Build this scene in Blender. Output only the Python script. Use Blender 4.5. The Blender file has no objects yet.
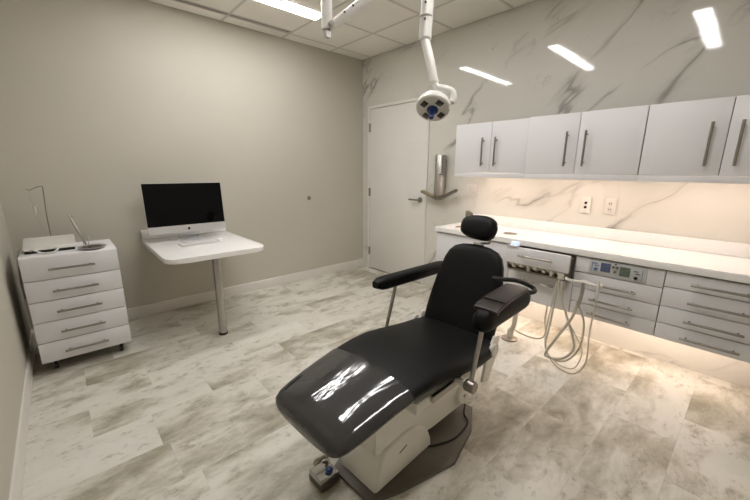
import bpy, bmesh, math, random
from mathutils import Vector, Matrix
PI = math.pi
S = bpy.context.scene
COL = S.collection

# ------------------------------------------------------------------ camera, world, exposure
def make_camera():
    yaw, pitch, roll, f = 0.83363, 0.22920, 0.00788, 346.58
    fw = Vector((-math.sin(yaw)*math.cos(pitch), math.cos(yaw)*math.cos(pitch), -math.sin(pitch)))
    r = fw.cross(Vector((0, 0, 1))).normalized(); u = r.cross(fw)
    c, s = math.cos(roll), math.sin(roll)
    r, u = c*r+s*u, -s*r+c*u
    cd = bpy.data.cameras.new('camera'); o = bpy.data.objects.new('camera', cd); COL.objects.link(o)
    m = Matrix((r, u, -fw)).transposed().to_4x4(); m.translation = (3.5923, -3.0326, 1.3197)
    o.matrix_world = m
    cd.sensor_width = 36; cd.lens = f/750*36; cd.clip_start = 0.02
    S.camera = o
make_camera()
W = bpy.data.worlds.new('world'); S.world = W; W.use_nodes = True
W.node_tree.nodes['Background'].inputs[0].default_value = (0.9, 0.86, 0.8, 1)
W.node_tree.nodes['Background'].inputs[1].default_value = 0.05
S.view_settings.view_transform = 'Standard'; S.view_settings.look = 'None'
S.view_settings.gamma = 1; S.view_settings.use_curve_mapping = False
S.view_settings.exposure = 1.0
CEIL_LIGHT = 17.5      # emission of the recessed ceiling strips
STRIP_LIGHT = 16.5     # emission of the warm strips under the cabinets

# ------------------------------------------------------------------ helpers
def new_bm(): return bmesh.new()
def bx(bm, x0, x1, y0, y1, z0, z1, bev=0.0, seg=2):
    vs = [bm.verts.new(p) for p in ((x0,y0,z0),(x1,y0,z0),(x1,y1,z0),(x0,y1,z0),(x0,y0,z1),(x1,y0,z1),(x1,y1,z1),(x0,y1,z1))]
    fs = [bm.faces.new([vs[i] for i in q]) for q in ((3,2,1,0),(4,5,6,7),(0,1,5,4),(1,2,6,5),(2,3,7,6),(3,0,4,7))]
    if bev > 0:
        es = list({e for f in fs for e in f.edges})
        bmesh.ops.bevel(bm, geom=es, offset=bev, segments=seg, affect='EDGES', profile=0.5)
def tube(bm, pts, r, n=10, cap=True, closed=False):
    pts = [Vector(p) for p in pts]; rs = r if isinstance(r, (list, tuple)) else [r]*len(pts)
    rings = []; nrm = None; m = len(pts)
    for i, p in enumerate(pts):
        if closed: t = (pts[(i+1) % m]-pts[i-1])
        else: t = (pts[min(i+1, m-1)]-pts[max(i-1, 0)])
        t.normalize()
        if nrm is None:
            a = Vector((0,0,1)) if abs(t.z) < .9 else Vector((1,0,0)); nrm = t.cross(a).normalized()
        else:
            nrm = (nrm-t*nrm.dot(t)).normalized()
        b = t.cross(nrm)
        rings.append([bm.verts.new(p+(nrm*math.cos(2*PI*k/n)+b*math.sin(2*PI*k/n))*rs[i]) for k in range(n)])
    pairs = list(zip(rings, rings[1:])) + ([(rings[-1], rings[0])] if closed else [])
    for A, B in pairs:
        for k in range(n): bm.faces.new((A[k], A[(k+1) % n], B[(k+1) % n], B[k]))
    if cap and not closed:
        bm.faces.new(rings[0][::-1]); bm.faces.new(rings[-1])
def smooth_path(pts, k=6):
    P = [Vector(p) for p in pts]; P = [2*P[0]-P[1]]+P+[2*P[-1]-P[-2]]; out = []
    for i in range(1, len(P)-2):
        for j in range(k):
            t = j/k; a, b, c, d = P[i-1:i+3]
            out.append(.5*((2*b)+(c-a)*t+(2*a-5*b+4*c-d)*t*t+(3*b-a-3*c+d)*t**3))
    out.append(P[-2]); return out
def cyl(bm, a, b, r, n=16): tube(bm, [a, b], r, n)
def lathe(bm, prof, c=(0,0,0), axis='Z', n=24):
    rings = []
    for r, h in prof:
        ring = []
        for k in range(n):
            a = 2*PI*k/n; p = (r*math.cos(a), r*math.sin(a), h)
            if axis == 'Y': p = (p[0], -h, p[1])
            if axis == 'X': p = (h, p[0], p[1])
            ring.append(bm.verts.new(Vector(c)+Vector(p)))
        rings.append(ring)
    for A, B in zip(rings, rings[1:]):
        for k in range(n): bm.faces.new((A[k], A[(k+1) % n], B[(k+1) % n], B[k]))
    bm.faces.new(rings[0][::-1]); bm.faces.new(rings[-1])
def loft(bm, rings, cap=True):
    R = [[bm.verts.new(p) for p in r] for r in rings]; n = len(R[0])
    for A, B in zip(R, R[1:]):
        for k in range(n): bm.faces.new((A[k], A[(k+1) % n], B[(k+1) % n], B[k]))
    if cap: bm.faces.new(R[0][::-1]); bm.faces.new(R[-1])
def prism(bm, poly, h0, h1, axis='Z', bev=0.0, seg=2):
    def P(a, b, h): return {'Z': (a, b, h), 'X': (h, a, b), 'Y': (a, h, b)}[axis]
    A = [bm.verts.new(P(a, b, h0)) for a, b in poly]; B = [bm.verts.new(P(a, b, h1)) for a, b in poly]; n = len(poly)
    fs = [bm.faces.new(A[::-1]), bm.faces.new(B)]+[bm.faces.new((A[k], A[(k+1) % n], B[(k+1) % n], B[k])) for k in range(n)]
    if bev > 0: bmesh.ops.bevel(bm, geom=list(fs[0].edges)+list(fs[1].edges), offset=bev, segments=seg, affect='EDGES', profile=.5)
def supering(c, ax, ay, w, h, e=3.0, n=28):
    c, ax, ay = Vector(c), Vector(ax), Vector(ay); out = []
    for k in range(n):
        a = 2*PI*k/n; x, y = math.cos(a), math.sin(a)
        out.append(c+ax*(w*math.copysign(abs(x)**(2/e), x))+ay*(h*math.copysign(abs(y)**(2/e), y)))
    return out
def obj(name, bm, m, parent=None, smooth=True, angle=35):
    bmesh.ops.recalc_face_normals(bm, faces=bm.faces[:])
    me = bpy.data.meshes.new(name)
    ctr = Vector((0, 0, 0))
    if parent is None or parent.type != 'EMPTY' or not parent.get('local'):
        xs = [v.co for v in bm.verts]
        lo = Vector((min(v.x for v in xs), min(v.y for v in xs), min(v.z for v in xs))); hi = Vector((max(v.x for v in xs), max(v.y for v in xs), max(v.z for v in xs)))
        ctr = (lo+hi)/2; ctr.z = lo.z
        bmesh.ops.translate(bm, verts=bm.verts[:], vec=-ctr)
    bm.to_mesh(me); bm.free()
    me.materials.append(M[m] if isinstance(m, str) else m)
    if smooth:
        me.shade_smooth(); me.set_sharp_from_angle(angle=math.radians(angle))
    o = bpy.data.objects.new(name, me); COL.objects.link(o)
    if parent is not None:
        o.parent = parent
        if parent.type == 'EMPTY' and parent.get('local'): o.location = (0, 0, 0)
        else: o.location = ctr-world_loc(parent)
    else: o.location = ctr
    return o
def world_loc(o):      # location in the frame the parts are drawn in (the thing's own frame for things built locally)
    v = Vector(o.location)
    while o.parent is not None and not o.parent.get('local'): o = o.parent; v = v+Vector(o.location)
    return v
def tag(o, label, cat, group=None):
    o['label'] = label; o['category'] = cat
    if group: o['group'] = group
    return o
def thing(name, label, cat, loc=(0,0,0), group=None, rotz=0.0, local=False):
    o = bpy.data.objects.new(name, None); COL.objects.link(o); o.location = loc; o.rotation_euler = (0, 0, rotz)
    o.empty_display_size = .05
    if local: o['local'] = 1
    return tag(o, label, cat, group)
def struct(name, bm, m, label=None, parent=None):
    o = obj(name, bm, m, parent)
    if parent is None: o['kind'] = 'structure'
    if label: o['label'] = label
    return o
def sbox(*a, **k):
    bm = new_bm(); bx(bm, *a, **k); return bm

# ------------------------------------------------------------------ materials
M = {}
def mat(name, col, rough=.5, metal=0.0, coat=0.0, bump=None, emit=None, spec=None, var=None):
    m = bpy.data.materials.new(name); m.use_nodes = True; nt = m.node_tree; b = nt.nodes['Principled BSDF']
    b.inputs['Base Color'].default_value = (*col, 1); b.inputs['Roughness'].default_value = rough; b.inputs['Metallic'].default_value = metal
    b.inputs['Coat Weight'].default_value = coat; b.inputs['Coat Roughness'].default_value = .05
    if spec is not None: b.inputs['Specular IOR Level'].default_value = spec
    if emit:
        b.inputs['Emission Color'].default_value = (*emit[0], 1); b.inputs['Emission Strength'].default_value = emit[1]
    tc = None
    if bump or var: tc = nt.nodes.new('ShaderNodeTexCoord')
    if var:     # gentle colour grain
        n = nt.nodes.new('ShaderNodeTexNoise'); n.inputs['Scale'].default_value = var[0]; n.inputs['Detail'].default_value = 4
        nt.links.new(tc.outputs['Object'], n.inputs['Vector'])
        r = nt.nodes.new('ShaderNodeValToRGB'); r.color_ramp.elements[0].position = .3; r.color_ramp.elements[1].position = .7
        r.color_ramp.elements[0].color = (*[c*(1-var[1]) for c in col], 1); r.color_ramp.elements[1].color = (*[min(1, c*(1+var[1])) for c in col], 1)
        nt.links.new(n.outputs['Fac'], r.inputs['Fac']); nt.links.new(r.outputs['Color'], b.inputs['Base Color'])
    if bump:
        n = nt.nodes.new('ShaderNodeTexNoise'); n.inputs['Scale'].default_value = bump[0]; n.inputs['Detail'].default_value = 3
        mp = nt.nodes.new('ShaderNodeMapping'); mp.inputs['Scale'].default_value = bump[2] if len(bump) > 2 else (1, 1, 1)
        nt.links.new(tc.outputs['Object'], mp.inputs['Vector']); nt.links.new(mp.outputs['Vector'], n.inputs['Vector'])
        bp = nt.nodes.new('ShaderNodeBump'); bp.inputs['Strength'].default_value = bump[1]; bp.inputs['Distance'].default_value = .01
        nt.links.new(n.outputs['Fac'], bp.inputs['Height']); nt.links.new(bp.outputs['Normal'], b.inputs['Normal'])
    M[name] = m; return m
def lk(nt, a, b): nt.links.new(a, b)
def math_node(nt, op, a, b=None, c=None, clamp=False):
    n = nt.nodes.new('ShaderNodeMath'); n.operation = op; n.use_clamp = clamp
    for i, v in enumerate((a, b, c)):
        if v is None: continue
        if isinstance(v, (int, float)): n.inputs[i].default_value = v
        else: lk(nt, v, n.inputs[i])
    return n.outputs[0]
def offset_coord(nt, scale=1.0):
    tc = nt.nodes.new('ShaderNodeTexCoord'); oi = nt.nodes.new('ShaderNodeObjectInfo')
    cx = nt.nodes.new('ShaderNodeCombineXYZ')
    lk(nt, math_node(nt, 'MULTIPLY', oi.outputs['Random'], 37.0*scale), cx.inputs[0]); lk(nt, math_node(nt, 'MULTIPLY', oi.outputs['Random'], 91.0*scale), cx.inputs[1]); lk(nt, math_node(nt, 'MULTIPLY', oi.outputs['Random'], 53.0*scale), cx.inputs[2])
    add = nt.nodes.new('ShaderNodeVectorMath'); add.operation = 'ADD'
    lk(nt, tc.outputs['Object'], add.inputs[0]); lk(nt, cx.outputs[0], add.inputs[1])
    return add.outputs[0], oi.outputs['Random']
def noise(nt, vec, scale, detail=4, rough=.5, dist=0.0, mscale=(1,1,1), rot=(0,0,0)):
    mp = nt.nodes.new('ShaderNodeMapping'); mp.inputs['Scale'].default_value = mscale; mp.inputs['Rotation'].default_value = rot
    lk(nt, vec, mp.inputs['Vector'])
    n = nt.nodes.new('ShaderNodeTexNoise'); n.inputs['Scale'].default_value = scale; n.inputs['Detail'].default_value = detail
    n.inputs['Roughness'].default_value = rough; n.inputs['Distortion'].default_value = dist
    lk(nt, mp.outputs['Vector'], n.inputs['Vector']); return n.outputs['Fac']
def ramp(nt, fac, stops):
    r = nt.nodes.new('ShaderNodeValToRGB'); e = r.color_ramp.elements
    while len(e) < len(stops): e.new(.5)
    for i, (p, c) in enumerate(stops): e[i].position = p; e[i].color = (*c, 1) if len(c) == 3 else c
    lk(nt, fac, r.inputs['Fac']); return r.outputs['Color']
def mix(nt, fac, a, b, mode='MIX'):
    n = nt.nodes.new('ShaderNodeMix'); n.data_type = 'RGBA'; n.blend_type = mode
    for i, v in ((0, fac), (6, a), (7, b)):
        if isinstance(v, (int, float)): n.inputs[i].default_value = v
        elif isinstance(v, tuple): n.inputs[i].default_value = (*v, 1)
        else: lk(nt, v, n.inputs[i])
    return n.outputs[2]
def marble_mat():
    m = mat('marble', (.62, .59, .54), .05); nt = m.node_tree; b = nt.nodes['Principled BSDF']
    g = nt.nodes.new('ShaderNodeNewGeometry'); v = g.outputs['Position']
    # sparse diagonal veins: zero lines of noise stretched along one direction, thin cores in soft grey streaks
    rot = nt.nodes.new('ShaderNodeMapping'); rot.inputs['Rotation'].default_value = (0, .68, 0); lk(nt, v, rot.inputs['Vector']); w = rot.outputs['Vector']
    n1 = noise(nt, w, 1.0, 4, .5, .35, (.62, 1, 2.0))
    d1 = math_node(nt, 'ABSOLUTE', math_node(nt, 'SUBTRACT', n1, .5))
    core = ramp(nt, d1, [(0, (1, 1, 1)), (.004, (.7, .7, .7)), (.012, (0, 0, 0))])
    streak = ramp(nt, noise(nt, w, 5.0, 5, .6, .4, (.35, 1, 2.2)), [(.40, (0, 0, 0)), (.62, (1, 1, 1))])
    halo = math_node(nt, 'MULTIPLY', ramp(nt, d1, [(0, (1, 1, 1)), (.05, (0, 0, 0))]), streak)
    msk = ramp(nt, noise(nt, v, 1.5, 2, .5, .2), [(.465, (0, 0, 0)), (.60, (1, 1, 1))])
    n2 = noise(nt, w, 2.1, 6, .6, .5, (.8, 1, 1.5))
    d2 = math_node(nt, 'ABSOLUTE', math_node(nt, 'SUBTRACT', n2, .5))
    fine = ramp(nt, d2, [(0, (1, 1, 1)), (.008, (0, 0, 0))])
    msk2 = ramp(nt, noise(nt, v, 2.4, 2, .5), [(.55, (0, 0, 0)), (.66, (1, 1, 1))])
    cloud = ramp(nt, noise(nt, v, .9, 4), [(.3, (.66, .64, .585)), (.7, (.72, .70, .64))])
    c = mix(nt, math_node(nt, 'MULTIPLY', math_node(nt, 'MULTIPLY', halo, msk), .55), cloud, (.36, .335, .30))
    c = mix(nt, math_node(nt, 'MULTIPLY', math_node(nt, 'MULTIPLY', core, msk), .6), c, (.19, .17, .15))
    c = mix(nt, math_node(nt, 'MULTIPLY', math_node(nt, 'MULTIPLY', fine, msk2), .45), c, (.27, .24, .21))
    lk(nt, c, b.inputs['Base Color'])
marble_mat()
def floor_mat():
    m = mat('vinyl', (.5, .46, .4), .42); nt = m.node_tree; b = nt.nodes['Principled BSDF']
    v, rnd = offset_coord(nt)
    big = noise(nt, v, 2.2, 4, .55, .5, (1.5, .7, 1))
    mid = noise(nt, v, 7, 8, .70, .4, (1.4, .7, 1))
    fin = noise(nt, v, 26, 6, .75, .3, (1.2, .7, 1))
    s = math_node(nt, 'ADD', math_node(nt, 'MULTIPLY', big, .62), math_node(nt, 'MULTIPLY', mid, .38))
    s = math_node(nt, 'ADD', s, math_node(nt, 'MULTIPLY', math_node(nt, 'SUBTRACT', rnd, .42), .10))
    c = ramp(nt, s, [(.35, (.27, .24, .175)), (.45, (.46, .43, .35)), (.53, (.65, .625, .555)), (.68, (.72, .70, .64))])
    spot = ramp(nt, math_node(nt, 'ADD', math_node(nt, 'MULTIPLY', fin, .6), math_node(nt, 'MULTIPLY', mid, .4)), [(.38, (1, 1, 1)), (.465, (0, 0, 0))])
    c = mix(nt, math_node(nt, 'MULTIPLY', spot, .6), c, (.24, .215, .16))
    lk(nt, c, b.inputs['Base Color'])
    lk(nt, math_node(nt, 'ADD', math_node(nt, 'MULTIPLY', mid, .25), .30), b.inputs['Roughness'])
floor_mat()
mat('paint', (.535, .505, .43), .75, bump=(220, .05), var=(2, .015))
mat('trimwhite', (.68, .65, .60), .4, var=(5, .02))
mat('doorpaint', (.78, .755, .71), .45, var=(3, .02))
mat('grout', (.45, .43, .39), .8, var=(30, .05))
mat('subfloor', (.4, .37, .31), .8, var=(20, .05))
mat('ceiltile', (.92, .89, .83), .9, bump=(160, .25), var=(90, .03))
mat('tbar', (.68, .65, .60), .5, var=(30, .02))
mat('plenum', (.05, .05, .05), .9, var=(30, .05))
mat('ceillight', (.9, .9, .9), .4, emit=((1.0, .985, .98), CEIL_LIGHT), var=(10, .01))
mat('striplight', (.9, .8, .7), .4, emit=((1.0, .80, .67), STRIP_LIGHT), var=(10, .01))
mat('lacquer', (.73, .72, .73), .5, var=(4, .01))
mat('shaded_carcass', (.17, .165, .16), .4, var=(4, .02))  # cabinet bodies coloured dark to paint in the shade between door and drawer fronts
mat('quartz', (.88, .86, .84), .22, var=(60, .02))
mat('steel', (.46, .44, .415), .36, 1.0, bump=(60, .08, (1, 1, 12)), var=(40, .06))
mat('nickel', (.33, .305, .275), .34, 1.0, var=(40, .06))
mat('chrome', (.6, .6, .61), .06, 1.0, var=(20, .03))
mat('leather', (.0030, .0029, .0028), .5, coat=0.0, bump=(140, .12), var=(30, .1), spec=.22)
mat('leatherbrown', (.030, .022, .019), .36, bump=(140, .12), var=(20, .15))
mat('rubber', (.012, .012, .012), .6, var=(30, .1))
mat('dark', (.02, .018, .016), .6, var=(30, .1))
mat('enamel', (.86, .84, .77), .32, coat=.2, var=(5, .02))
mat('plate', (.12, .108, .088), .5, 0.3, bump=(200, .06), var=(8, .12))
mat('lampwhite', (.72, .70, .66), .3, var=(8, .02))
mat('blue', (.012, .035, .16), .3, var=(10, .1))
mat('creamtube', (.52, .48, .40), .4, var=(20, .06))
mat('offwhite', (.62, .60, .56), .5, var=(20, .04))
mat('paleblue', (.55, .66, .85), .3, emit=((.55, .70, 1.0), .35), var=(10, .03))
mat('lcdblue', (.10, .12, .20), .15, var=(60, .3))
mat('lcdgreen', (.13, .16, .12), .15, var=(60, .3))
mat('panelblue', (.10, .16, .34), .3, var=(20, .1))
mat('panelface', (.52, .53, .52), .35, var=(10, .03))
mat('screen', (.003, .003, .0035), .05, var=(10, .1), spec=.15)
mat('alu', (.70, .70, .70), .3, .6, var=(20, .02))
mat('blacklogo', (.01, .01, .012), .25, var=(20, .1))
mat('keys', (.74, .73, .71), .45, var=(20, .02))
mat('taupe', (.26, .225, .18), .35, .5, var=(20, .1))
mat('ringsteel', (.50, .45, .39), .4, .4, var=(20, .05))
mat('brass', (.30, .22, .10), .3, 1.0, var=(20, .15))
mat('ledlens', (.06, .055, .05), .15, var=(90, .5))
mat('glass', (.9, .9, .9), .05, var=(5, .01)); M['glass'].node_tree.nodes['Principled BSDF'].inputs['Transmission Weight'].default_value = .95
def film_mat():   # clear vinyl foot cover: a grey haze over the black upholstery with wrinkles
    m = mat('vinylfilm', (.038, .037, .039), .10, coat=.3, var=(6, .18)); nt = m.node_tree; b = nt.nodes['Principled BSDF']
    tc = nt.nodes.new('ShaderNodeTexCoord')
    n = noise(nt, tc.outputs['Object'], 3.5, 3, .5, .6, (2.4, .8, 1), (0, 0, .5))
    bp = nt.nodes.new('ShaderNodeBump'); bp.inputs['Strength'].default_value = .2; bp.inputs['Distance'].default_value = .02
    lk(nt, n, bp.inputs['Height']); lk(nt, bp.outputs['Normal'], b.inputs['Normal']); lk(nt, bp.outputs['Normal'], b.inputs['Coat Normal'])
film_mat()

# ------------------------------------------------------------------ the room
H = 2.628; XE = 4.4; YE = -3.339
rng = random.Random(4)
fl = struct('floor', sbox(-.1, XE+.1, YE-.1, .1, -.08, -.004), 'subfloor', 'stone-look vinyl floor in staggered tiles')
TW, TL = .28, .57
known = {4.0-3: 0}
offs = {3: -2.77, 4: -3.08, 5: -2.83, 10: -1.19, 11: -.926, 9: -1.75}
n = 0
for i in range(0, 16):
    x0 = .16+TW*(i-0); x1 = x0+TW
    if i == 0: pass
    x0 = max(0, x0-(.16 if i == 0 else 0)); x1 = min(x1, XE)
    if x1-x0 < .03: continue
    off = offs.get(i, -rng.random()*TL) % TL
    y = off-TL
    edges = []
    yy = off
    while yy > YE-TL: edges.append(yy); yy -= TL
    ys = sorted({0.0, YE} | {e for e in edges if YE < e < 0}, reverse=True)
    for a, b in zip(ys, ys[1:]):
        if a-b < .02: continue
        o = obj('floor_tile', sbox(x0+.0002, x1-.0002, b+.0002, a-.0002, -.004, 0), 'vinyl', fl, smooth=False); n += 1
# painted walls
struct('wall_left', sbox(-.1, 0, YE-.1, .1, 0, H+.1), 'paint', 'plain beige painted wall')
struct('wall_front', sbox(0, XE, YE-.1, YE, 0, H+.1), 'paint', 'beige painted side wall')
struct('wall_right', sbox(XE, XE+.1, YE-.1, .1, 0, H+.1), 'paint', 'beige painted end wall')
# tiled back wall: a backing with the door opening, and large marble tiles
DX0, DX1, DZ = .152, 1.070, 2.045
bm = new_bm(); bx(bm, 0, DX0-.03, .012, .1, 0, H+.1); bx(bm, DX1+.03, XE, .012, .1, 0, H+.1); bx(bm, DX0-.03, DX1+.03, .012, .1, DZ+.03, H+.1)
wb = struct('wall_back', bm, 'grout', 'wall clad in large glossy marble tiles')
rows = [0, .71, 1.43, 2.147, H]
def tile(x0, x1, z0, z1, tilt):
    bm = new_bm(); g = .0003
    d = tilt*(x1-x0)/2
    bx(bm, x0+g, x1-g, 0, .0118, z0+g, z1-g)
    for v in bm.verts:
        if v.co.y < .005: v.co.y = -d if v.co.x < (x0+x1)/2 else d
    obj('marble_tile', bm, 'marble', wb, smooth=False)
for k in range(4):
    z0, z1 = rows[k], rows[k+1]; t = .0035 if k == 2 else 0
    tile(0, DX0-.032, z0, z1, 0)
    for x0, x1 in ((DX1+.032, 1.70), (1.70, 2.90), (2.90, 4.10), (4.10, XE)): tile(x0, x1, z0, z1, t if x1-x0 > .5 else 0)
tile(DX0-.032, DX1+.032, DZ+.032, rows[4], 0)
# baseboards
bm = new_bm(); prism(bm, [(0, 0), (.014, 0), (.014, .085), (.008, .098), (0, .1)], YE, 0, 'Y'); struct('baseboard_left', bm, 'trimwhite', 'white baseboard along beige wall')
bm = new_bm(); prism(bm, [(YE, 0), (YE+.014, 0), (YE+.014, .085), (YE+.008, .098), (YE, .1)], .014, XE, 'X'); struct('baseboard_front', bm, 'trimwhite', 'white baseboard of side wall')
# door and frame
d1 = struct('door_1', sbox(DX0, DX1, -.004, .036, .012, DZ-.005, bev=.002), 'doorpaint', 'flush white door with steel hinges and lever')
for z in (.25, 1.03, 1.822):
    bm = new_bm(); bx(bm, DX0-.014, DX0+.012, -.020, -.0045, z-.05, z+.05, bev=.002); cyl(bm, (DX0-.001, -.021, z-.052), (DX0-.001, -.021, z+.052), .008, 10)
    obj('hinge', bm, 'nickel', d1)
hd = obj('door_lever', (lambda b: (lathe(b, [(.031, 0), (.031, .006), (.026, .012), (.012, .013), (.012, .045), (.011, .05)], (DX1-.062, -.004, .985), 'Y'), tube(b, smooth_path([(DX1-.062, -.05, .985), (DX1-.075, -.058, .985), (DX1-.10, -.058, .985), (DX1-.185, -.056, .985)]), .0105), b)[-1])(new_bm()), 'nickel', d1)
bm = new_bm(); bx(bm, DX0-.032, DX0-.003, -.014, .03, 0, DZ+.03); bx(bm, DX1+.003, DX1+.032, -.014, .03, 0, DZ+.03); bx(bm, DX0-.003, DX1+.003, -.014, .03, DZ, DZ+.03)
struct('trim_1', bm, 'doorpaint', 'narrow white door frame')
# ceiling
cl = struct('ceiling', sbox(-.1, XE+.1, YE-.1, .1, H+.014, H+.1), 'plenum', 'suspended ceiling of square tiles in a metal grid')
xc = [0, .16, .735, 1.34, 1.945, 2.55, 3.155, 3.76, XE]; yc = [0, -.485, -1.09, -1.695, -2.30, -2.905, YE]
for i in range(len(xc)-1):
    for j in range(len(yc)-1):
        x0 = xc[i]
        if i == 1 and j >= 2: x0 = .222      # room for the slot vent
        obj('ceiling_tile', sbox(x0+.004, xc[i+1]-.004, yc[j+1]+.004, yc[j]-.004, H, H+.0135), 'ceiltile', cl, smooth=False)
for x in xc[1:-1]: obj('grid_bar', sbox(x-.011, x+.011, YE, 0, H-.003, H-.0005), 'tbar', cl, smooth=False)
for y in yc[1:-1]: obj('grid_bar', sbox(0, XE, y-.011, y+.011, H-.0028, H-.0004), 'tbar', cl, smooth=False)

# ------------------------------------------------------------------ ceiling lights and slot vent
for x, lab in ((.70, 'white linear ceiling light nearest the beige wall with the computer desk'), (1.825, 'white linear ceiling light between two others, over the room centre'), (3.0, 'white linear ceiling light on the side away from the computer desk')):
    y0, y1 = -2.40, -1.09
    t = thing('linear_ceiling_light', lab, 'ceiling light', (x, (y0+y1)/2, H-.014), 'linear ceiling lights')
    bm = new_bm()
    for a in ((x-.066, x-.058, y0, y1), (x+.058, x+.066, y0, y1), (x-.058, x+.058, y0, y0+.008), (x-.058, x+.058, y1-.008, y1)): bx(bm, *a, H-.016, H-.004)
    obj('frame', bm, 'lampwhite', t, smooth=False)
    obj('diffuser', sbox(x-.057, x+.057, y0+.009, y1-.009, H-.013, H-.005), 'ceillight', t, smooth=False)
t = thing('slot_air_vent', 'long dark slot air vent in ceiling edge beside beige wall', 'air vent', (.195, -2.2, H-.006))
bm = new_bm(); bx(bm, .172, .176, YE+.01, -1.10, H-.007, H+.012); bx(bm, .213, .219, YE+.01, -1.10, H-.007, H+.012); bx(bm, .176, .213, -1.108, -1.10, H-.007, H+.012); obj('frame', bm, 'tbar', t, smooth=False)
obj('slot', sbox(.177, .212, YE+.012, -1.11, H+.004, H+.012), 'dark', t, smooth=False)
obj('blade', sbox(.194, .196, YE+.012, -1.11, H-.002, H+.0035), 'dark', t, smooth=False)

# ------------------------------------------------------------------ cabinets on the marble wall
def bar_handle(parent, a, b, out, r=.0072):
    """bar pull from a to b, standing off the front along out (towards the viewer)"""
    a, b, out = Vector(a), Vector(b), Vector(out); d = (b-a).normalized(); bm = new_bm()
    cyl(bm, a+out-d*.012, b+out+d*.012, r, 12)
    for p in (a+d*.012, b-d*.012): cyl(bm, p, p+out, r*.8, 10)
    return obj('handle', bm, 'nickel', parent)
ZB, ZT = 1.2976, 1.7015
def upper(name, xs, yf, label):
    t = thing(name, label, 'cabinet', ((xs[0]+xs[-1])/2, -yf/2, ZB-.04), 'white wall cabinets')
    x0, x1 = xs[0], xs[-1]
    obj('body', sbox(x0+.001, x1-.001, -yf+.021, -.008, ZB, ZT-.002, bev=.001), 'shaded_carcass', t)
    bm = new_bm(); bx(bm, x0+.001, x1-.001, -yf+.004, -yf+.020, ZB-.038, ZB-.002, bev=.001)
    obj('light_rail', bm, 'lacquer', t)
    for i in range(len(xs)-1):
        d = obj('door', sbox(xs[i]+.0018, xs[i+1]-.0018, -yf, -yf+.020, ZB+.001, ZT, bev=.0015), 'lacquer', t)
        hx = xs[i+1]-.064 if i == 0 else xs[i]+.052
        bar_handle(d, (hx, -yf, 1.362), (hx, -yf, 1.568), (0, -.03, 0))
    return t
upper('wall_cabinet', (1.677, 2.023, 2.340), .329, 'white two-door wall cabinet at the door end, beside the steel cup dispenser')
upper('wall_cabinet', (2.342, 2.691, 3.055), .361, 'white two-door wall cabinet above the black-dotted wall outlet, between two others')
upper('wall_cabinet', (3.057, 3.416, 3.777), .361, 'white two-door wall cabinet above the stack of four drawers')
for x0, x1, lab in ((1.76, 2.26, 'slim warm light strip under the wall cabinet beside the cup dispenser'), (2.42, 2.98, 'slim warm light strip under the wall cabinet above the outlets'), (3.12, 3.72, 'slim warm light strip under the wall cabinet above the four drawers')):
    t = thing('light_strip', lab, 'light strip', ((x0+x1)/2, -.276, ZB-.022), 'warm strips under wall cabinets')
    obj('housing', sbox(x0, x1, -.296, -.256, ZB-.009, ZB-.0005), 'lampwhite', t, smooth=False)
    obj('diffuser', sbox(x0+.004, x1-.004, -.291, -.261, ZB-.018, ZB-.0095), 'striplight', t, smooth=False)
# base cabinets, hung on the wall
YF = -.507; BB = .354; BT = .768
def base_unit(x0, x1, label, open_bay=False):
    t = thing('base_cabinet', label, 'cabinet', ((x0+x1)/2, YF/2, BB), 'white base cabinets hung on the wall')
    if not open_bay: obj('body', sbox(x0+.001, x1-.001, YF+.021, -.008, BB+.001, BT, bev=.001), 'shaded_carcass', t)
    return t
def drawer(t, x0, x1, z0, z1, y=YF, handle=True, hl=.108, hz=None, name='drawer'):
    d = obj(name, sbox(x0+.0022, x1-.0022, y, y+.019, z0+.0024, z1-.0024, bev=.001), 'lacquer', t)
    if handle:
        c = (x0+x1)/2; hz = hz or (z0+z1)/2-.006; bar_handle(d, (c-hl, y, hz), (c+hl, y, hz), (0, -.03, 0))
    return d
X0, X1, X2, X3, X4 = 1.655, 2.362, 2.828, 3.301, 3.777
t = base_unit(X0, X1, 'white base cabinet with plain front panels beside the door')
drawer(t, X0, X1-.0, BB, BT-.004, handle=False, name='front_panel')
t = base_unit(X3, X4, 'white base cabinet with four drawers and long bar pulls')
for z0, z1 in ((BB, .451), (.451, .556), (.556, .672), (.672, BT-.004)): drawer(t, X3, X4, z0, z1)
t = base_unit(X2, X3, 'white base cabinet with control panel above three drawers')
for z0, z1 in ((BB, .447), (.447, .55), (.55, .658)): drawer(t, X2, X3, z0, z1)
fp = drawer(t, X2, X3, .658, BT-.004, handle=False, name='control_front')
cp = obj('control_panel', sbox(2.912, 3.218, YF-.006, YF-.0005, .667, .760, bev=.002), 'panelface', t)
def on_panel(name, bm, m): return obj(name, bm, m, cp)
on_panel('display', sbox(2.978, 3.032, YF-.008, YF-.006, .690, .748), 'lcdblue'); on_panel('display', sbox(3.082, 3.136, YF-.008, YF-.006, .684, .742), 'lcdgreen')
for x, z, r, m in ((2.952, .700, .011, 'panelblue'), (3.168, .688, .010, 'blacklogo'), (3.046, .732, .007, 'brass'), (3.068, .732, .007, 'brass'), (3.058, .702, .007, 'brass'), (3.058, .752, .004, 'blacklogo')):
    bm = new_bm(); lathe(bm, [(r, 0), (r, .008), (r*.8, .012)], (x, YF-.0062, z), 'Y', 14); on_panel('knob', bm, m)
for x, z in ((2.945, .738), (2.955, .724), (3.165, .728), (3.175, .714)):
    on_panel('indicator', sbox(x-.012, x+.012, YF-.0075, YF-.006, z-.003, z+.003), 'panelblue' if x < 3 else 'lcdgreen')
on_panel('edge_frame', sbox(2.928, 2.931, YF-.0072, YF-.006, .686, .748), 'panelblue'); on_panel('edge_frame', sbox(3.196, 3.199, YF-.0072, YF-.006, .676, .74), 'panelblue')
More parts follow.
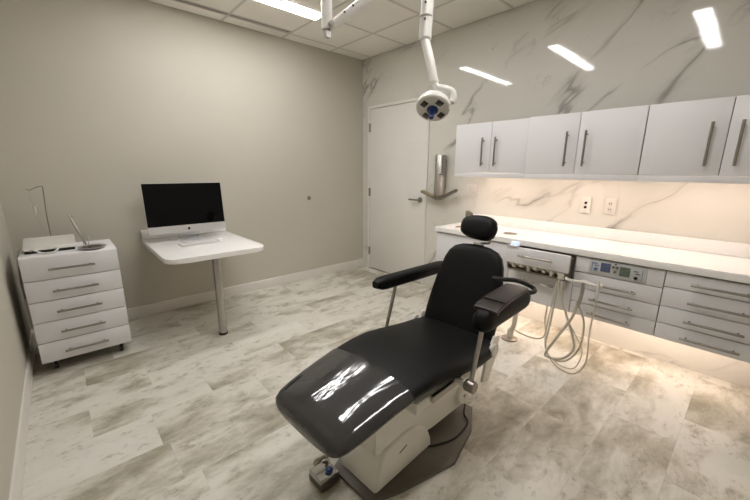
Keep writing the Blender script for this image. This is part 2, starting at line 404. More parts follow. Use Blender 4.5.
# cabinet with the pulled out delivery drawer
t = base_unit(X1, X2, 'white base cabinet with pulled-out instrument drawer', True)
bm = new_bm()
bx(bm, X1+.001, X1+.017, YF+.021, -.008, BB+.001, BT); bx(bm, X2-.017, X2-.001, YF+.021, -.008, BB+.001, BT); bx(bm, X1+.0172, X2-.0172, -.03, -.008, BB+.001, BT)
bx(bm, X1+.0172, X2-.0172, YF+.021, -.0302, BB+.001, .555); obj('body', bm, 'shaded_carcass', t, smooth=False)
drawer(t, X1, X2, BB, .572, hz=.515)
YD = YF-.085
pd = drawer(t, X1+.012, X2-.008, .648, .772, y=YD, hz=.716, name='pulled_drawer')
bm = new_bm(); bx(bm, X1+.02, X1+.03, YD+.0195, -.06, .60, .74); bx(bm, X2-.03, X2-.02, YD+.0195, -.06, .60, .74); bx(bm, X1+.0305, X2-.0305, YD+.0195, -.06, .590, .600); bx(bm, X1+.0305, X2-.0305, -.07, -.06, .6005, .74)
obj('drawer_box', bm, 'taupe', pd, smooth=False)
bm = new_bm(); bx(bm, X1+.031, X2-.031, YD+.022, YD+.05, .630, .647); obj('holder_bar', bm, 'creamtube', pd)
for i in range(7):
    x = X1+.07+i*.054; bm = new_bm()
    dz = .010*math.sin(i*2.3); tube(bm, [(x, YD+.020, .645), (x+.004*(i % 3), YD+.016, .632+dz*.4), (x+.006, YD+.018, .621+dz), (x+.014, YD+.04, .613+dz)], [.012, .014+.003*(i % 2), .011, .007], 10); obj('instrument_cradle', bm, 'creamtube', pd)
bm = new_bm(); bx(bm, X2-.075, X2-.032, YD+.0, YD+.05, .598, .645, bev=.006); obj('hose_block', bm, 'creamtube', pd)
# knob on the underside
bm = new_bm(); lathe(bm, [(.012, 0), (.012, .012), (.018, .016), (.018, .03), (.008, .034), (.008, .05)], (2.50, -.44, BB-.05)); tag(obj('shutoff_knob', bm, 'rubber'), 'small black knob under the base cabinet with the open drawer', 'knob')
# worktop with two round openings and a rear upstand
def worktop():
    t = thing('worktop', 'long white worktop with two round openings and upstand', 'worktop', (2.71, -.28, .7702))
    cu = bpy.data.curves.new('worktop_outline', 'CURVE'); cu.dimensions = '2D'; cu.fill_mode = 'BOTH'; cu.extrude = .0155; cu.bevel_depth = .007; cu.bevel_resolution = 3; cu.offset = -.007
    def sp(pts):
        s = cu.splines.new('POLY'); s.points.add(len(pts)-1); s.use_cyclic_u = True
        for p, q in zip(s.points, pts): p.co = (q[0], q[1], 0, 1)
    sp([(1.644, -.524), (XE-.3, -.524), (XE-.3, -.004), (1.648, -.004)])
    holes = [(1.815, -.36, .062), (2.265, -.335, .058)]
    for x, y, r in holes: sp([(x+r*math.cos(2*PI*k/32), y+r*math.sin(2*PI*k/32)) for k in range(32)])
    tmp = bpy.data.objects.new('tmp_outline', cu); COL.objects.link(tmp)
    dg = bpy.context.evaluated_depsgraph_get(); me = bpy.data.meshes.new_from_object(tmp.evaluated_get(dg)); bpy.data.objects.remove(tmp); me.name = 'slab'
    bm = new_bm(); bm.from_mesh(me); bmesh.ops.translate(bm, verts=bm.verts[:], vec=(0, 0, .7930)); obj('slab', bm, 'quartz', t, angle=30)
    obj('upstand', sbox(1.712, XE-.3, -.022, -.004, .8160, .901, bev=.003), 'quartz', t)
    for x, y, r in holes:
        bm = new_bm(); lathe(bm, [(r-.001, .774), (r-.001, .8162), (r-.006, .8162), (r-.008, .803), (.005, .801)], (x, y, 0), n=32)
        obj('waste_ring', bm, 'ringsteel', t)
worktop()
bm = new_bm(); prism(bm, [(1.650, .8162), (1.705, .8162), (1.705, .898), (1.655, .925), (1.650, .925)], -.06, -.004, 'Y', bev=.003); tag(obj('tissue_holder', bm, 'taupe'), 'small taupe metal block at the upstand end of the worktop', 'holder')
t = thing('touch_display', 'small pale blue display box on top of the open drawer front', 'display', (2.425, -.585, .7722))
bm = new_bm(); bx(bm, 2.385, 2.465, -.606, -.562, .7724, .780, bev=.002); obj('base', bm, 'offwhite', t)
bm = new_bm(); prism(bm, [(-.600, .7804), (-.566, .7804), (-.566, .806), (-.592, .801)], 2.405, 2.460, 'X', bev=.002); obj('screen', bm, 'paleblue', t)
# strips below base cabinets
for x0, x1, lab in ((1.95, 2.80, 'warm light strip under the base cabinets nearer the door'), (2.86, 3.74, 'warm light strip under the base cabinet with control panel and four drawers')):
    t = thing('light_strip', lab, 'light strip', ((x0+x1)/2, -.20, BB-.02), 'warm strips under base cabinets')
    obj('housing', sbox(x0, x1, -.22, -.18, BB-.008, BB+.0004), 'lampwhite', t, smooth=False)
    obj('diffuser', sbox(x0+.004, x1-.004, -.215, -.185, BB-.016, BB-.0085), 'striplight', t, smooth=False)
# wall plates
def plate(name, x, z, w, h, label, cat, kind):
    t = thing(name, label, cat, (x, -.004, z))
    obj('cover', sbox(x-w/2, x+w/2, -.012, -.0072, z-h/2, z+h/2, bev=.0015), 'trimwhite', t)
    if kind == 'switch':
        for dx in (-.023, .023): obj('rocker', sbox(x+dx-.016, x+dx+.016, -.0155, -.0122, z-.033, z+.033, bev=.001), 'offwhite', t)
    if kind == 'dots':
        for dz in (-.017, .017):
            bm = new_bm(); lathe(bm, [(.010, 0), (.010, .004), (.007, .005)], (x, -.0122, z+dz), 'Y', 16); obj('jack', bm, 'blacklogo', t)
    if kind == 'duplex':
        for dz in (-.021, .021):
            bm = new_bm(); lathe(bm, [(.017, 0), (.017, .002)], (x, -.0122, z+dz), 'Y', 20); s = obj('socket', bm, 'offwhite', t)
            for a in (-.006, .006): obj('pin_slot', sbox(x+a-.0018, x+a+.0018, -.0148, -.0143, z+dz-.004, z+dz+.006), 'dark', s, smooth=False)
plate('light_switch', 1.668, 1.123, .115, .118, 'white double light switch plate below the wall cabinet corner', 'switch', 'switch')
plate('wall_outlet', 2.690, 1.062, .072, .124, 'white wall plate with two round black jacks', 'outlet', 'dots')
plate('wall_outlet', 2.854, 1.062, .070, .114, 'plain white duplex power outlet on marble backsplash', 'outlet', 'duplex')
# cup dispenser
t = thing('cup_dispenser', 'brushed steel tube cup dispenser with two angled trays on marble', 'dispenser', (1.32, -.06, 1.03))
bm = new_bm(); lathe(bm, [(.048, 1.055), (.054, 1.062), (.054, 1.462), (.050, 1.468)], (1.318, -.066, 0), n=32); obj('tube', bm, 'steel', t)
bm = new_bm(); lathe(bm, [(.020, 1.010), (.040, 1.018), (.047, 1.0545)], (1.318, -.066, 0), n=24); obj('mouth', bm, 'nickel', t)
obj('wall_plate', sbox(1.285, 1.351, -.0105, -.006, 1.12, 1.42), 'steel', t)
obj('badge', sbox(1.340, 1.366, -.115, -.105, 1.268, 1.276), 'dark', t)
for s, L in ((-1, .19), (1, .19)):
    bm = new_bm(); a = Vector((1.322+s*.012, -.075, 1.018)); b = Vector((1.322+s*(.03+L), -.085, 1.115 if s > 0 else 1.085)); d = (b-a).normalized(); up = Vector((0, 0, 1)); sd = Vector((0, 1, 0))
    ring = []
    for p in (a, b):
        ring.append([p+sd*q*.028+up*h for q, h in ((-1, .016), (-.8, -.010), (.8, -.010), (1, .016), (.86, .016), (.7, -.004), (-.7, -.004), (-.86, .016))])
    loft(bm, ring); tr = obj('tray', bm, 'nickel', t)
    bm = new_bm(); tube(bm, [a+up*.008, b+up*.008], .011, 12); obj('cup_rim', bm, 'brass', tr)
# ------------------------------------------------------------------ wall bumper on the beige wall
bm = new_bm(); lathe(bm, [(.024, .0005), (.024, .006), (.018, .012), (.012, .013), (.012, .006)], (0, -.834, .981), 'X'); tag(obj('wall_bumper', bm, 'taupe'), 'small round grey bumper on bare beige wall', 'bumper')

# ------------------------------------------------------------------ wall desk with computer
t = thing('wall_desk', 'white wall-mounted desk with one round steel leg', 'desk', (.48, -2.19, 0))
def rr(x0, x1, y0, y1, r, n=8):
    pts = [(x0, y0)]
    for cx, cy, a0 in ((x1-r, y0+r, -PI/2), (x1-r, y1-r, 0)):
        pts += [(cx+r*math.cos(a0+PI/2*k/n), cy+r*math.sin(a0+PI/2*k/n)) for k in range(n+1)]
    return pts+[(x0, y1)]
bm = new_bm(); prism(bm, rr(.004, .955, -2.552, -1.822, .10), .662, .700, bev=.006, seg=3); obj('tabletop', bm, 'quartz', t)
obj('upstand', sbox(.002, .024, -2.545, -1.826, .7005, .786, bev=.003), 'quartz', t)
bm = new_bm(); cyl(bm, (.835, -2.195, .018), (.835, -2.195, .6615), .030, 28); obj('leg', bm, 'steel', t)
bm = new_bm(); lathe(bm, [(.032, 0), (.034, .004), (.034, .016), (.030, .018)], (.835, -2.195, 0), n=28); obj('leg_foot', bm, 'rubber', t)
bm = new_bm(); lathe(bm, [(.05, .655), (.05, .6615)], (.835, -2.195, 0), n=28); obj('leg_flange', bm, 'steel', t)
# computer
t = thing('desktop_computer', 'silver all-in-one computer with black glossy screen on desk', 'computer', (.22, -2.21, .7002))
yl, yr, xs = -2.527, -1.905, .25
def tilt(bm, a=math.radians(5), piv=(.25, 0, .76)):
    bmesh.ops.rotate(bm, verts=bm.verts[:], cent=piv, matrix=Matrix.Rotation(-a, 3, 'Y')); return bm
bm = sbox(xs-.014, xs, yl, yr, .768, 1.192, bev=.004)
obj('housing', tilt(bm), 'alu', t)
bm = new_bm(); lathe(bm, [(.21, 0), (.17, .018), (.08, .028), (.01, .030)], (0, 0, 0), 'X', 32)
for v in bm.verts: v.co = Vector((xs-.0145-v.co.x*1.0, (yl+yr)/2+v.co.y*1.4, .98+v.co.z))
obj('rear_shell', tilt(bm), 'alu', t)
obj('screen', tilt(sbox(xs+.0003, xs+.002, yl+.002, yr-.002, .832, 1.190)), 'screen', t, smooth=False)
ch = obj('chin', tilt(sbox(xs+.0003, xs+.0018, yl+.002, yr-.002, .770, .8315)), 'alu', t, smooth=False)
bm = new_bm(); yc0, zc0 = (yl+yr)/2, .799      # the maker's mark: a bitten apple with a leaf
pts = []
for k in range(28):
    a = 2*PI*k/28; r = .0105*(1-.13*math.exp(-((a-PI/2)/.35)**2)-.10*math.exp(-((a-3*PI/2)/.3)**2)-.45*math.exp(-((min(a, 2*PI-a))/.42)**2))
    pts.append((yc0+r*math.cos(a)*.95, zc0+r*math.sin(a)*1.05))
prism(bm, pts, xs+.0019, xs+.0024, 'X'); prism(bm, [(yc0, zc0+.0105), (yc0+.002, zc0+.0145), (yc0+.005, zc0+.0165), (yc0+.0035, zc0+.0125)], xs+.0019, xs+.0024, 'X')
obj('maker_mark', tilt(bm), 'blacklogo', ch, smooth=False)
bm = new_bm()
loft(bm, [[(x, y, z) for y, (x, z) in zip((-2.30, -2.12, -2.12, -2.30), q)] for q in ([(.375, .7004)]*2+[(.375, .7045)]*2, [(.20, .7004)]*2+[(.20, .7075)]*2, [(.165, .712)]*2+[(.176, .722)]*2, [(.19, .83)]*2+[(.20, .83)]*2, [(.206, .95)]*2+[(.215, .945)]*2)])
obj('stand', bm, 'alu', t)
t = thing('keyboard', 'slim white keyboard on desk in front of the computer', 'keyboard', (.52, -2.22, .7002))
KY0, KY1, KX0, KX1 = -2.36, -2.075, .435, .555
obj('case', sbox(KX0, KX1, KY0, KY1, .7003, .709, bev=.003), 'alu', t)
for r in range(5):
    nk = 13 if r < 4 else 7
    for c in range(nk):
        w = (KY1-KY0-.012)/nk; y = KY0+.006+c*w; x = KX0+.008+r*.0212
        obj('key', sbox(x, x+.0185, y+.0012, y+w-.0012, .7091, .7113), 'keys', t, smooth=False)
bm = new_bm()
loft(bm, [supering((.475+.058*u, -2.035, .7005+.0005), (0, 1, 0), (0, 0, 1), max(.004, .029*math.sqrt(max(0, 1-u*u))), max(.002, .021*(1-u*u)**.6), 2.4, 20) for u in (-1, -.9, -.7, -.4, 0, .4, .7, .9, 1)])
for v in bm.verts: v.co.z = max(v.co.z, .7003)
tag(obj('computer_mouse', bm, 'keys'), 'white computer mouse beside the keyboard', 'mouse')

# ------------------------------------------------------------------ rolling drawer cabinet with small things on it
CX0, CX1, CY0, CY1 = .26, .688, -3.268, -2.790
t = thing('drawer_unit', 'white rolling unit of five drawers with steel bar pulls', 'drawer unit', ((CX0+CX1)/2, (CY0+CY1)/2, 0))
obj('body', sbox(CX0, CX1-.022, CY0+.002, CY1-.002, .082, .752, bev=.002), 'shaded_carcass', t)
obj('top_panel', sbox(CX0-.004, CX1-.0215, CY0-.002, CY1+.002, .7525, .7775, bev=.002), 'lacquer', t)
zs = [.080, .2175, .3545, .4915, .6285, .7765]
for a, b in zip(zs, zs[1:]):
    d = obj('drawer', sbox(CX1-.021, CX1-.002, CY0, CY1, a+.0024, b-.0024, bev=.001), 'lacquer', t)
    bar_handle(d, (CX1-.002, -3.135, (a+b)/2-.005), (CX1-.002, -2.930, (a+b)/2-.005), (.028, 0, 0))
for x in (CX0+.06, CX1-.075):
    for y in (CY0+.06, CY1-.06):
        bm = new_bm(); bx(bm, x-.018, x+.018, y-.018, y+.018, .070, .0815); bx(bm, x-.012, x+.012, y-.013, y-.010, .025, .070); bx(bm, x-.012, x+.012, y+.010, y+.013, .025, .070); c = obj('caster', bm, 'nickel', t, smooth=False)
        bm = new_bm(); tube(bm, [(x, y-.0095, .026), (x, y+.0095, .026)], .026, 20); obj('wheel', bm, 'rubber', c)
ZC = .7775
t = thing('console_device', 'flat white console device lying on the drawer unit', 'device', (.42, -3.13, ZC))
obj('base', sbox(.30, .545, -3.245, -3.0, ZC+.0005, ZC+.020, bev=.003), 'dark', t)
bm = new_bm(); prism(bm, [(.295, ZC+.0205), (.555, ZC+.0205), (.545, ZC+.036), (.36, ZC+.068), (.30, ZC+.068)], -3.25, -2.99, 'Y', bev=.006); obj('cover', bm, 'offwhite', t)
bm = new_bm(); tube(bm, smooth_path([(.55, -3.215, ZC+.02), (.585, -3.20, ZC+.03), (.60, -3.16, ZC+.008), (.60, -3.11, ZC+.006), (.58, -3.085, ZC+.022), (.55, -3.10, ZC+.024)]), .006, 8); obj('front_tube', bm, 'offwhite', t)
t = thing('drip_stand', 'thin bent wire stand with a small clear bottle on drawer unit', 'stand', (.28, -3.11, ZC))
bm = new_bm(); tube(bm, smooth_path([(.283, -3.112, ZC+.004), (.283, -3.112, 1.00), (.283, -3.104, 1.165), (.283, -3.108, 1.188), (.283, -3.135, 1.182), (.283, -3.17, 1.165), (.283, -3.188, 1.170)]), .0034, 8); obj('wire', bm, 'nickel', t)
bm = new_bm(); lathe(bm, [(.018, .0005), (.018, .006), (.006, .008)], (.283, -3.112, ZC)); obj('foot', bm, 'nickel', t)
bm = new_bm(); lathe(bm, [(.002, .99), (.005, 1.0), (.009, 1.03), (.010, 1.055), (.004, 1.058)], (.283, -3.165, 0), n=12); obj('drip_chamber', bm, 'offwhite', t)
bm = new_bm(); tube(bm, smooth_path([(.283, -3.172, 1.168), (.283, -3.178, 1.12), (.283, -3.165, 1.056)]), .0016, 6); tube(bm, smooth_path([(.283, -3.165, .992), (.283, -3.15, .92), (.29, -3.135, .852)]), .0016, 6); obj('drip_tube', bm, 'glass', t)
t = thing('metal_dish', 'round steel dish with dark centre on drawer unit', 'dish', (.60, -2.925, ZC))
bm = new_bm(); lathe(bm, [(.052, .0005), (.060, .006), (.074, .012), (.076, .018), (.070, .018), (.058, .010)], (.592, -2.912, ZC), n=36); obj('rim', bm, 'steel', t)
bm = new_bm(); lathe(bm, [(.056, .0105), (.056, .0135)], (.592, -2.912, ZC), n=36); obj('centre', bm, 'screen', t)
t = thing('handpiece', 'slim steel handpiece leaning in a clear holder on drawer unit', 'handpiece', (.47, -2.94, ZC))
a, b = Vector((.48, -2.937, ZC+.012)), Vector((.45, -3.003, 1.005)); q = lambda k: a+(b-a)*k
bm = new_bm(); tube(bm, [q(0), q(.25), q(.3), q(.5), q(.55), q(.8), q(.85), q(1)], [.006, .007, .011, .011, .009, .008, .006, .005], 12); obj('body', bm, 'steel', t)
bm = new_bm(); tube(bm, [q(.93), q(.93)+Vector((.0, .022, -.006))], .0035, 8); obj('tip', bm, 'nickel', t)
bm = new_bm()
for p in ((.47, -2.955), (.495, -2.93), (.45, -2.925)): tube(bm, [(p[0], p[1], ZC+.001), (p[0]+.004, p[1]+.008, ZC+.055), (p[0]+.012, p[1]+.02, ZC+.075)], .0022, 8)
obj('holder', bm, 'glass', t)
bm = new_bm(); tube(bm, smooth_path([(.33, -3.255, ZC+.018), (.34, -3.285, ZC-.01), (.36, -3.30, .62), (.34, -3.305, .48), (.30, -3.295, .425), (.245, -3.27, .44), (.235, -3.22, .47)]), .0045, 8); tag(obj('power_cable', bm, 'offwhite'), 'pale cable hanging down beside the drawer unit', 'cable')

# ------------------------------------------------------------------ dental chair
def dental_chair():
    t = thing('dental_chair', 'black leather dental chair with clear foot cover on cream base', 'dental chair', (2.612, -1.9, 0), rotz=math.radians(3.0), local=True)
    X, Y, Z = Vector((1, 0, 0)), Vector((0, 1, 0)), Vector((0, 0, 1))
    # base
    bm = new_bm(); prism(bm, [(-.118, -.395), (.118, -.395), (.17, -.27), (.252, .02), (.20, .26), (.115, .42), (-.115, .42), (-.20, .26), (-.252, .02), (-.17, -.27)], 0.0005, .016, bev=.003); obj('base_plate', bm, 'plate', t)
    bm = new_bm(); prof = [(-.352, .0165), (-.345, .09), (-.325, .165), (-.29, .192), (-.15, .197)]+[(-.15+.18*math.sin(a), .017+.18*math.cos(a)) for a in (.3, .55, .8, 1.05, 1.3)]+[(.03, .0165)]
    prism(bm, prof, -.118, .118, 'X', bev=.02, seg=4); bc = obj('base_cover', bm, 'enamel', t, angle=50)
    bm = new_bm(); bx(bm, .1180, .1186, -.215, -.165, .135, .141)
    bmesh.ops.rotate(bm, verts=bm.verts[:], cent=(.118, -.19, .138), matrix=Matrix.Rotation(.25, 3, 'X')); obj('badge', bm, 'dark', bc)
    bm = new_bm(); hexa = lambda y, z0, z1, w: [(-w, y, z0), (w, y, z0), (w, y, z0+(z1-z0)*.5), (w*.62, y, z1), (-w*.62, y, z1), (-w, y, z0+(z1-z0)*.5)]
    loft(bm, [hexa(-.345, .18, .40, .095), hexa(-.28, .16, .40, .10), hexa(.05, .075, .36, .092), hexa(.36, .055, .34, .088)]); bmesh.ops.bevel(bm, geom=bm.edges[:], offset=.008, segments=2, affect='EDGES'); obj('lift_arm', bm, 'enamel', t)
    for sx in (-1, 1):
        bm = new_bm(); lathe(bm, [(.052, 0), (.052, .02), (.045, .028)], (0, 0, 0), 'X', 28)
        for v in bm.verts: v.co = Vector((sx*(.089+v.co.x), .315+v.co.y, .145+v.co.z))
        h = obj('hinge_disc', bm, 'enamel', t)
        bm = new_bm(); lathe(bm, [(.010, .0285), (.010, .032)], (0, 0, 0), 'X', 14)
        for v in bm.verts: v.co = Vector((sx*(.089+v.co.x), .315+v.co.y, .145+v.co.z))
        obj('hinge_bolt', bm, 'steel', h)
        bm = new_bm(); bx(bm, sx*.205-.008, sx*.205+.008, -.12, .42, .375, .405, bev=.003); obj('seat_rail', bm, 'steel', t)
        bm = new_bm(); prism(bm, [(.27, .30), (.33, .28), (.40, .40), (.42, .50), (.37, .51), (.30, .42)], sx*.225-.008, sx*.225+.008, 'X', bev=.004); obj('side_bracket', bm, 'enamel', t)
        bm = new_bm(); lathe(bm, [(.034, 0), (.034, .016), (.028, .024)], (0, 0, 0), 'X', 24)
        for v in bm.verts: v.co = Vector((sx*(.234+v.co.x), .33+v.co.y, .455+v.co.z))
        obj('pivot_cap', bm, 'enamel', t)
    bm = new_bm(); bx(bm, -.19, .19, -.20, .40, .345, .40, bev=.008); obj('seat_frame', bm, 'enamel', t)
    # one-piece leg rest and seat cushion: y, top z, half width, thickness
    prof = [(-.618, .440, .150, .030), (-.616, .455, .176, .054), (-.606, .473, .195, .074), (-.580, .488, .208, .086), (-.53, .502, .217, .092), (-.46, .517, .224, .094), (-.38, .532, .230, .096), (-.29, .545, .237, .098), (-.18, .553, .245, .102), (-.08, .550, .252, .106), (.02, .536, .256, .110), (.12, .519, .257, .112), (.22, .506, .256, .110), (.32, .496, .252, .105), (.39, .488, .245, .100), (.42, .480, .225, .08)]
    def rings(pr, grow=0.0):
        out = []
        for y, z, w, th in pr:
            out.append(supering((0, y, z-th/2), X, Z, w+grow, th/2+grow, 2.25+.65*max(0, min(1, (y+.35)/.4)), 48))
        return out
    bm = new_bm(); loft(bm, rings(prof)); obj('seat_cushion', bm, 'leather', t, angle=60)
    # clear vinyl cover pulled over the foot end
    fc = [p for p in prof if p[0] <= -.28]; bm = new_bm(); r = rings(fc, .0035); r[0] = [Vector(p)+Vector((0, -.004, 0)) for p in r[0]]
    loft(bm, r, cap=True); obj('foot_cover', bm, 'vinylfilm', t, angle=60)
    # backrest leaning back, then headrest
    tl = math.radians(20); up = Vector((0, math.sin(tl), math.cos(tl))); nr = Vector((0, math.cos(tl), -math.sin(tl)))
    b0 = Vector((-.008, .385, .425))
    bp = [(-.005, .17, .05), (.01, .198, .075), (.04, .212, .085), (.12, .214, .088), (.22, .208, .086), (.32, .196, .082), (.42, .176, .078), (.465, .158, .072), (.495, .130, .062), (.512, .085, .045), (.518, .04, .02)]
    bm = new_bm(); loft(bm, [supering(b0+up*s, X, nr, w, th/2, 3.4, 40) for s, w, th in bp]); bk = obj('backrest', bm, 'leather', t, angle=60)
    bm = new_bm(); loft(bm, [supering(b0+up*s+nr*.05, X, nr, w*.8, .03, 3.4, 28) for s, w, th in bp]); obj('back_shell', bm, 'enamel', t, angle=60)
    bm = new_bm(); bx(bm, -.10, .10, .40, .47, .30, .48, bev=.01); obj('back_support', bm, 'enamel', t)
    hc = Vector((-.014, .575, 1.008)); hr = []
    for k in range(15):
        u = -1+2*k/14; uu = max(-.995, min(.995, u)); sc = (1-abs(uu)**2.6)**(1/2.6)
        hr.append(supering(hc+X*(.108*uu)+Z*(-.004*uu), nr, up, .046*max(sc, .12), (.068+.006*u)*max(sc, .10), 2.6, 28))
    bm = new_bm(); loft(bm, hr); obj('headrest', bm, 'leather', t, angle=60)
    bm = new_bm(); tube(bm, smooth_path([(.005, .565, .895), (.005, .568, .918), (.03, .572, .925), (.055, .575, .930), (.06, .58, .955)]), .0065, 10); bx(bm, -.03, .03, .560, .575, .890, .925, bev=.003); obj('headrest_bracket', bm, 'chrome', t)
    # arms
    def pad(y0, y1, x0, x1, z0, z1, w, h, e=2.8):
        rs = []; N = 18
        for k in range(N+1):
            u = k/N; c = 2*u-1; s = max(.55, (1-abs(c)**16)**.5)
            rs.append(supering((x0+(x1-x0)*u, y0+(y1-y0)*u, z0+(z1-z0)*u), X, Z, w*s, h*s, e, 24))
        bm = new_bm(); loft(bm, rs); return bm
    a = obj('armrest', pad(.062, .69, -.312, -.285, .720, .716, .038, .034, 3.6), 'leather', t, angle=60)
    bm = new_bm(); cyl(bm, (-.305, .14, .42), (-.308, .225, .69), .010, 14); bx(bm, -.320, -.296, .210, .240, .680, .697, bev=.003); obj('arm_post', bm, 'steel', t)
    a = obj('armrest', pad(.048, .47, .298, .312, .708, .722, .043, .049, 2.6), 'leather', t, angle=60)
    bm = new_bm(); pts = [(.055, .795), (.12, .808), (.42, .822), (.49, .812)]
    rs = [supering((.302, y, z), X, Z, .054, .011, 4, 24) for y, z in ((.088, .752), (.092, .754), (.12, .765), (.20, .776), (.34, .782), (.385, .783), (.39, .782))]
    loft(bm, rs); pd2 = obj('arm_overlay', bm, 'leatherbrown', t, angle=60)
    bm = new_bm(); bx(bm, .250, .354, .150, .155, .7825, .7855); obj('seam', bm, 'leather', pd2)
    bm = new_bm(); tube(bm, smooth_path([(.16, .44, .785), (.215, .42, .795), (.265, .475, .788), (.318, .505, .768), (.345, .508, .750), (.342, .465, .748), (.306, .405, .765), (.27, .37, .768)]), .011, 10); obj('arm_loop', bm, 'rubber', t)
    bm = new_bm(); cyl(bm, (.286, .045, .43), (.290, .105, .675), .010, 14); obj('arm_post', bm, 'steel', t)
    for sx, y in ((-1, .14), (1, .045)):
        bm = new_bm(); tube(bm, [(sx*.215, y, .41), (sx*.27, y, .415)], .016, 14); obj('arm_stub', bm, 'enamel', t)
        bm = new_bm(); tube(bm, [(sx*.262, y, .415), (sx*.268, y, .415), (sx*.305, y, .415), (sx*.31, y, .415)], [.022, .027, .027, .022], 16); obj('arm_knob', bm, 'nickel', t)
    # cable lying on the base plate
    bm = new_bm(); tube(bm, smooth_path([(.10, .02, .05), (.105, -.0, .024), (.14, .05, .0215), (.175, .15, .0215), (.165, .28, .0215), (.115, .33, .024), (.095, .37, .05)], 8), .0045, 8); obj('cable', bm, 'rubber', t)
dental_chair()
# foot control by the chair base
t = thing('foot_control', 'small chrome foot control box on floor at the chair foot end', 'foot control', (2.528, -2.352, 0), rotz=math.radians(2), local=True)
bm = new_bm(); bx(bm, -.050, .050, -.050, .046, .0005, .034, bev=.006); obj('box', bm, 'plate', t)
bm = new_bm(); prism(bm, [(-.050, .0345), (.046, .0345), (.046, .042), (-.046, .054)], -.045, .045, 'X', bev=.003); obj('treadle', bm, 'chrome', t)
bm = new_bm(); lathe(bm, [(.016, .046), (.016, .058), (.010, .062)], (.018, .012, 0), n=18); obj('button', bm, 'blue', t)
bm = new_bm(); tube(bm, smooth_path([(-.02, .044, .025), (-.05, .055, .03), (-.085, .05, .02), (-.10, .02, .010), (-.075, .01, .012), (-.06, .035, .05), (-.045, .05, .055), (-.04, .04, .07)]), .007, 8); obj('cord', bm, 'taupe', t)

# ------------------------------------------------------------------ ceiling-hung exam light
def exam_light():
    t = thing('exam_light', 'white ceiling-hung exam light with four LED windows and blue grip', 'exam light', (2.02, -1.934, H))
    A = Vector((2.02, -1.934, 1.985)); B = Vector((2.336, -1.548, 2.335))
    bm = new_bm(); lathe(bm, [(.09, 2.600), (.09, 2.612), (.05, 2.6195)], (A.x, A.y, 0)); obj('ceiling_flange', bm, 'lampwhite', t)
    bm = new_bm(); cyl(bm, (A.x, A.y, 1.985), (A.x, A.y, 2.605), .027, 24); p = obj('drop_post', bm, 'lampwhite', t)
    bm = new_bm(); d = (B-A).normalized(); tube(bm, [A+d*.03, A+d*.06, B-d*.02], [.018, .024, .024], 20); obj('upper_arm', bm, 'lampwhite', t)
    bm = new_bm(); tube(bm, [A+Vector((-.018, .012, -.006)), A+Vector((.04, -.0, .02))], .014, 12); bx(bm, A.x-.013, A.x+.013, A.y-.013, A.y+.013, A.z-.035, A.z+.0); obj('joint', bm, 'steel', t)
    for k in range(2):
        bm = new_bm(); tube(bm, [A+d*(.12+.05*k)+Vector((.012, -.022, 0)), A+d*(.12+.05*k)+Vector((.016, -.030, 0))], .004, 8); obj('screw', bm, 'dark', t)
    bm = new_bm(); tube(bm, [B+Vector((0, 0, .03)), B+Vector((0, 0, .02)), B, (2.351, -1.585, 1.945), (2.352, -1.586, 1.935)], [.02, .03, .031, .031, .024], 24); obj('drop_arm', bm, 'lampwhite', t)
    bm = new_bm(); tube(bm, [(2.3505, -1.584, 2.045), (2.3508, -1.5845, 2.040)], .0325, 24); obj('collar', bm, 'lampwhite', t)
    for z in (2.09, 2.02):
        bm = new_bm(); tube(bm, [(2.368, -1.610, z), (2.373, -1.616, z)], .005, 8); obj('screw', bm, 'dark', t)
    bm = new_bm(); tube(bm, smooth_path([(2.352, -1.585, 1.936), (2.386, -1.583, 1.843), (2.416, -1.583, 1.745), (2.430, -1.575, 1.716), (2.463, -1.546, 1.706), (2.488, -1.528, 1.690), (2.497, -1.528, 1.660), (2.494, -1.537, 1.640)]), [.022]*14+[.017]*29, 16); obj('yoke', bm, 'lampwhite', t)
    # head disc
    c = Vector((2.437, -1.607, 1.616)); nz = Vector((.30, -.54, -.79)).normalized(); ax = nz.cross(Vector((0, 0, 1))).normalized(); ay = nz.cross(ax)
    m = Matrix((ax, ay, nz)).transposed()
    def place(bm, off=(0, 0, 0)):
        for v in bm.verts: v.co = c+m @ (v.co+Vector(off))
        return bm
    R = .083
    bm = new_bm(); lathe(bm, [(.05, -.034), (.078, -.026), (R, -.008), (R, .006), (R-.006, .012), (.02, .016)], n=36); hd = obj('lamp_head', place(bm), 'lampwhite', t, angle=40)
    for k in range(4):
        a = PI/4+PI/2*k; x, y = .052*math.cos(a), .052*math.sin(a)
        bm = new_bm(); bx(bm, -.017, .017, -.014, .014, .0125, .0175, bev=.002)
        bmesh.ops.rotate(bm, verts=bm.verts[:], cent=(0, 0, 0), matrix=Matrix.Rotation(a+PI/2, 3, 'Z')); w = obj('led_window', place(bm, (x, y, 0)), 'ledlens', hd)
    bm = new_bm(); lathe(bm, [(.028, .0165), (.027, .021), (.014, .025), (.011, .055), (.013, .060), (.011, .068)], n=24); obj('grip', place(bm), 'blue', t)
    bm = new_bm(); tube(bm, [(2.494, -1.537, 1.640), c+ax*0-nz*.02], .013, 12); obj('head_pivot', bm, 'lampwhite', t)
exam_light()

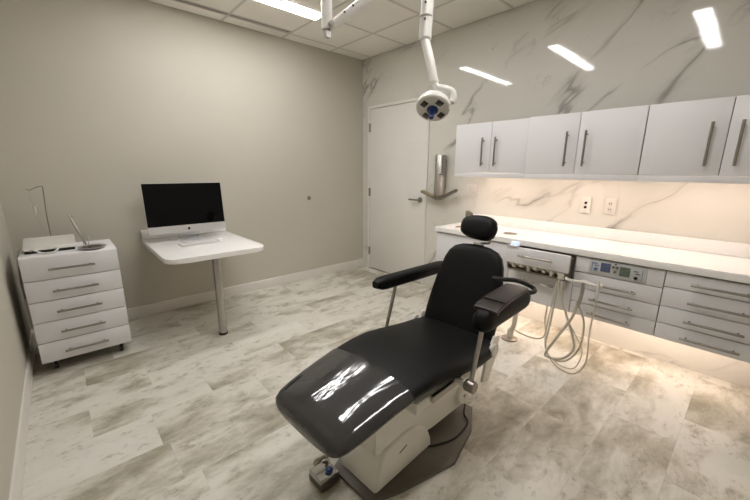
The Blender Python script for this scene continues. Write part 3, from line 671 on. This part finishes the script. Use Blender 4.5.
# ------------------------------------------------------------------ assistant arm with hoses, floor outlet, supply hose
t = thing('instrument_arm', 'cream instrument holder arm with looping hoses below open drawer', 'dental instruments', (2.93, -.65, .62))
bm = new_bm(); tube(bm, smooth_path([(2.815, -.606, .622), (2.845, -.63, .622), (2.885, -.65, .628), (2.935, -.655, .632), (3.00, -.65, .628), (3.03, -.645, .63)]), .010, 10); obj('bar', bm, 'offwhite', t)
for x in (2.935, 3.022):
    bm = new_bm(); bx(bm, x-.018, x+.018, -.672, -.628, .618, .642, bev=.005); obj('cradle', bm, 'offwhite', t)
bm = new_bm(); tube(bm, [(2.937, -.675, .64), (2.94, -.678, .60), (2.938, -.678, .54), (2.930, -.678, .50), (2.926, -.676, .47)], [.008, .011, .010, .013, .008], 12); obj('suction_tip', bm, 'steel', t)
bm = new_bm(); tube(bm, [(3.022, -.675, .668), (3.024, -.678, .61), (3.024, -.678, .55)], [.006, .009, .007], 12); obj('syringe', bm, 'offwhite', t)
hs = [([(2.775, -.606, .590), (2.765, -.61, .45), (2.755, -.62, .25), (2.752, -.64, .13), (2.80, -.66, .055), (2.90, -.67, .075), (2.97, -.67, .20), (2.975, -.67, .36), (2.945, -.675, .46), (2.93, -.676, .478)], .0065),
      ([(2.795, -.606, .590), (2.80, -.60, .50), (2.85, -.62, .38), (2.915, -.65, .26), (2.935, -.66, .17), (2.88, -.67, .085), (2.79, -.675, .06), (2.775, -.68, .09), (2.83, -.68, .22), (2.90, -.678, .38), (2.922, -.677, .475)], .0085),
      ([(2.762, -.606, .590), (2.75, -.61, .44), (2.738, -.62, .22), (2.76, -.64, .085), (2.85, -.665, .012), (2.96, -.68, .012), (3.02, -.682, .12), (3.015, -.68, .34), (3.022, -.679, .48), (3.024, -.678, .552)], .0045),
      ([(2.806, -.606, .590), (2.815, -.60, .47), (2.86, -.63, .36), (2.93, -.66, .28), (2.99, -.675, .19), (2.965, -.685, .06), (2.88, -.69, .04), (2.80, -.69, .08)], .004)]
for pts, r in hs:
    bm = new_bm(); tube(bm, smooth_path(pts, 8), r, 10); obj('hose', bm, 'creamtube', t)
t = thing('floor_outlet', 'cream utility pipe rising from floor disc behind chair', 'utility outlet', (2.43, -.50, 0))
bm = new_bm(); lathe(bm, [(.062, .0005), (.060, .010), (.035, .016), (.024, .018)], (2.43, -.51, 0), n=24); obj('floor_disc', bm, 'taupe', t)
bm = new_bm(); tube(bm, smooth_path([(2.43, -.51, .016), (2.435, -.51, .07), (2.46, -.52, .13), (2.47, -.53, .22), (2.465, -.50, .30), (2.462, -.44, .353)]), [.024]*8+[.018]*23, 14); obj('pipe', bm, 'creamtube', t)
bm = new_bm(); tube(bm, smooth_path([(2.46, -.52, .10), (2.49, -.45, .05), (2.54, -.38, .012), (2.60, -.34, .012), (2.63, -.33, .06), (2.62, -.34, .18), (2.63, -.36, .28), (2.64, -.38, .353)]), .006, 8); tag(obj('supply_hose', bm, 'creamtube'), 'thin cream hose sagging from base cabinet to the floor outlet', 'hose')
for o in bpy.data.objects:
    if 'local' in o: del o['local']
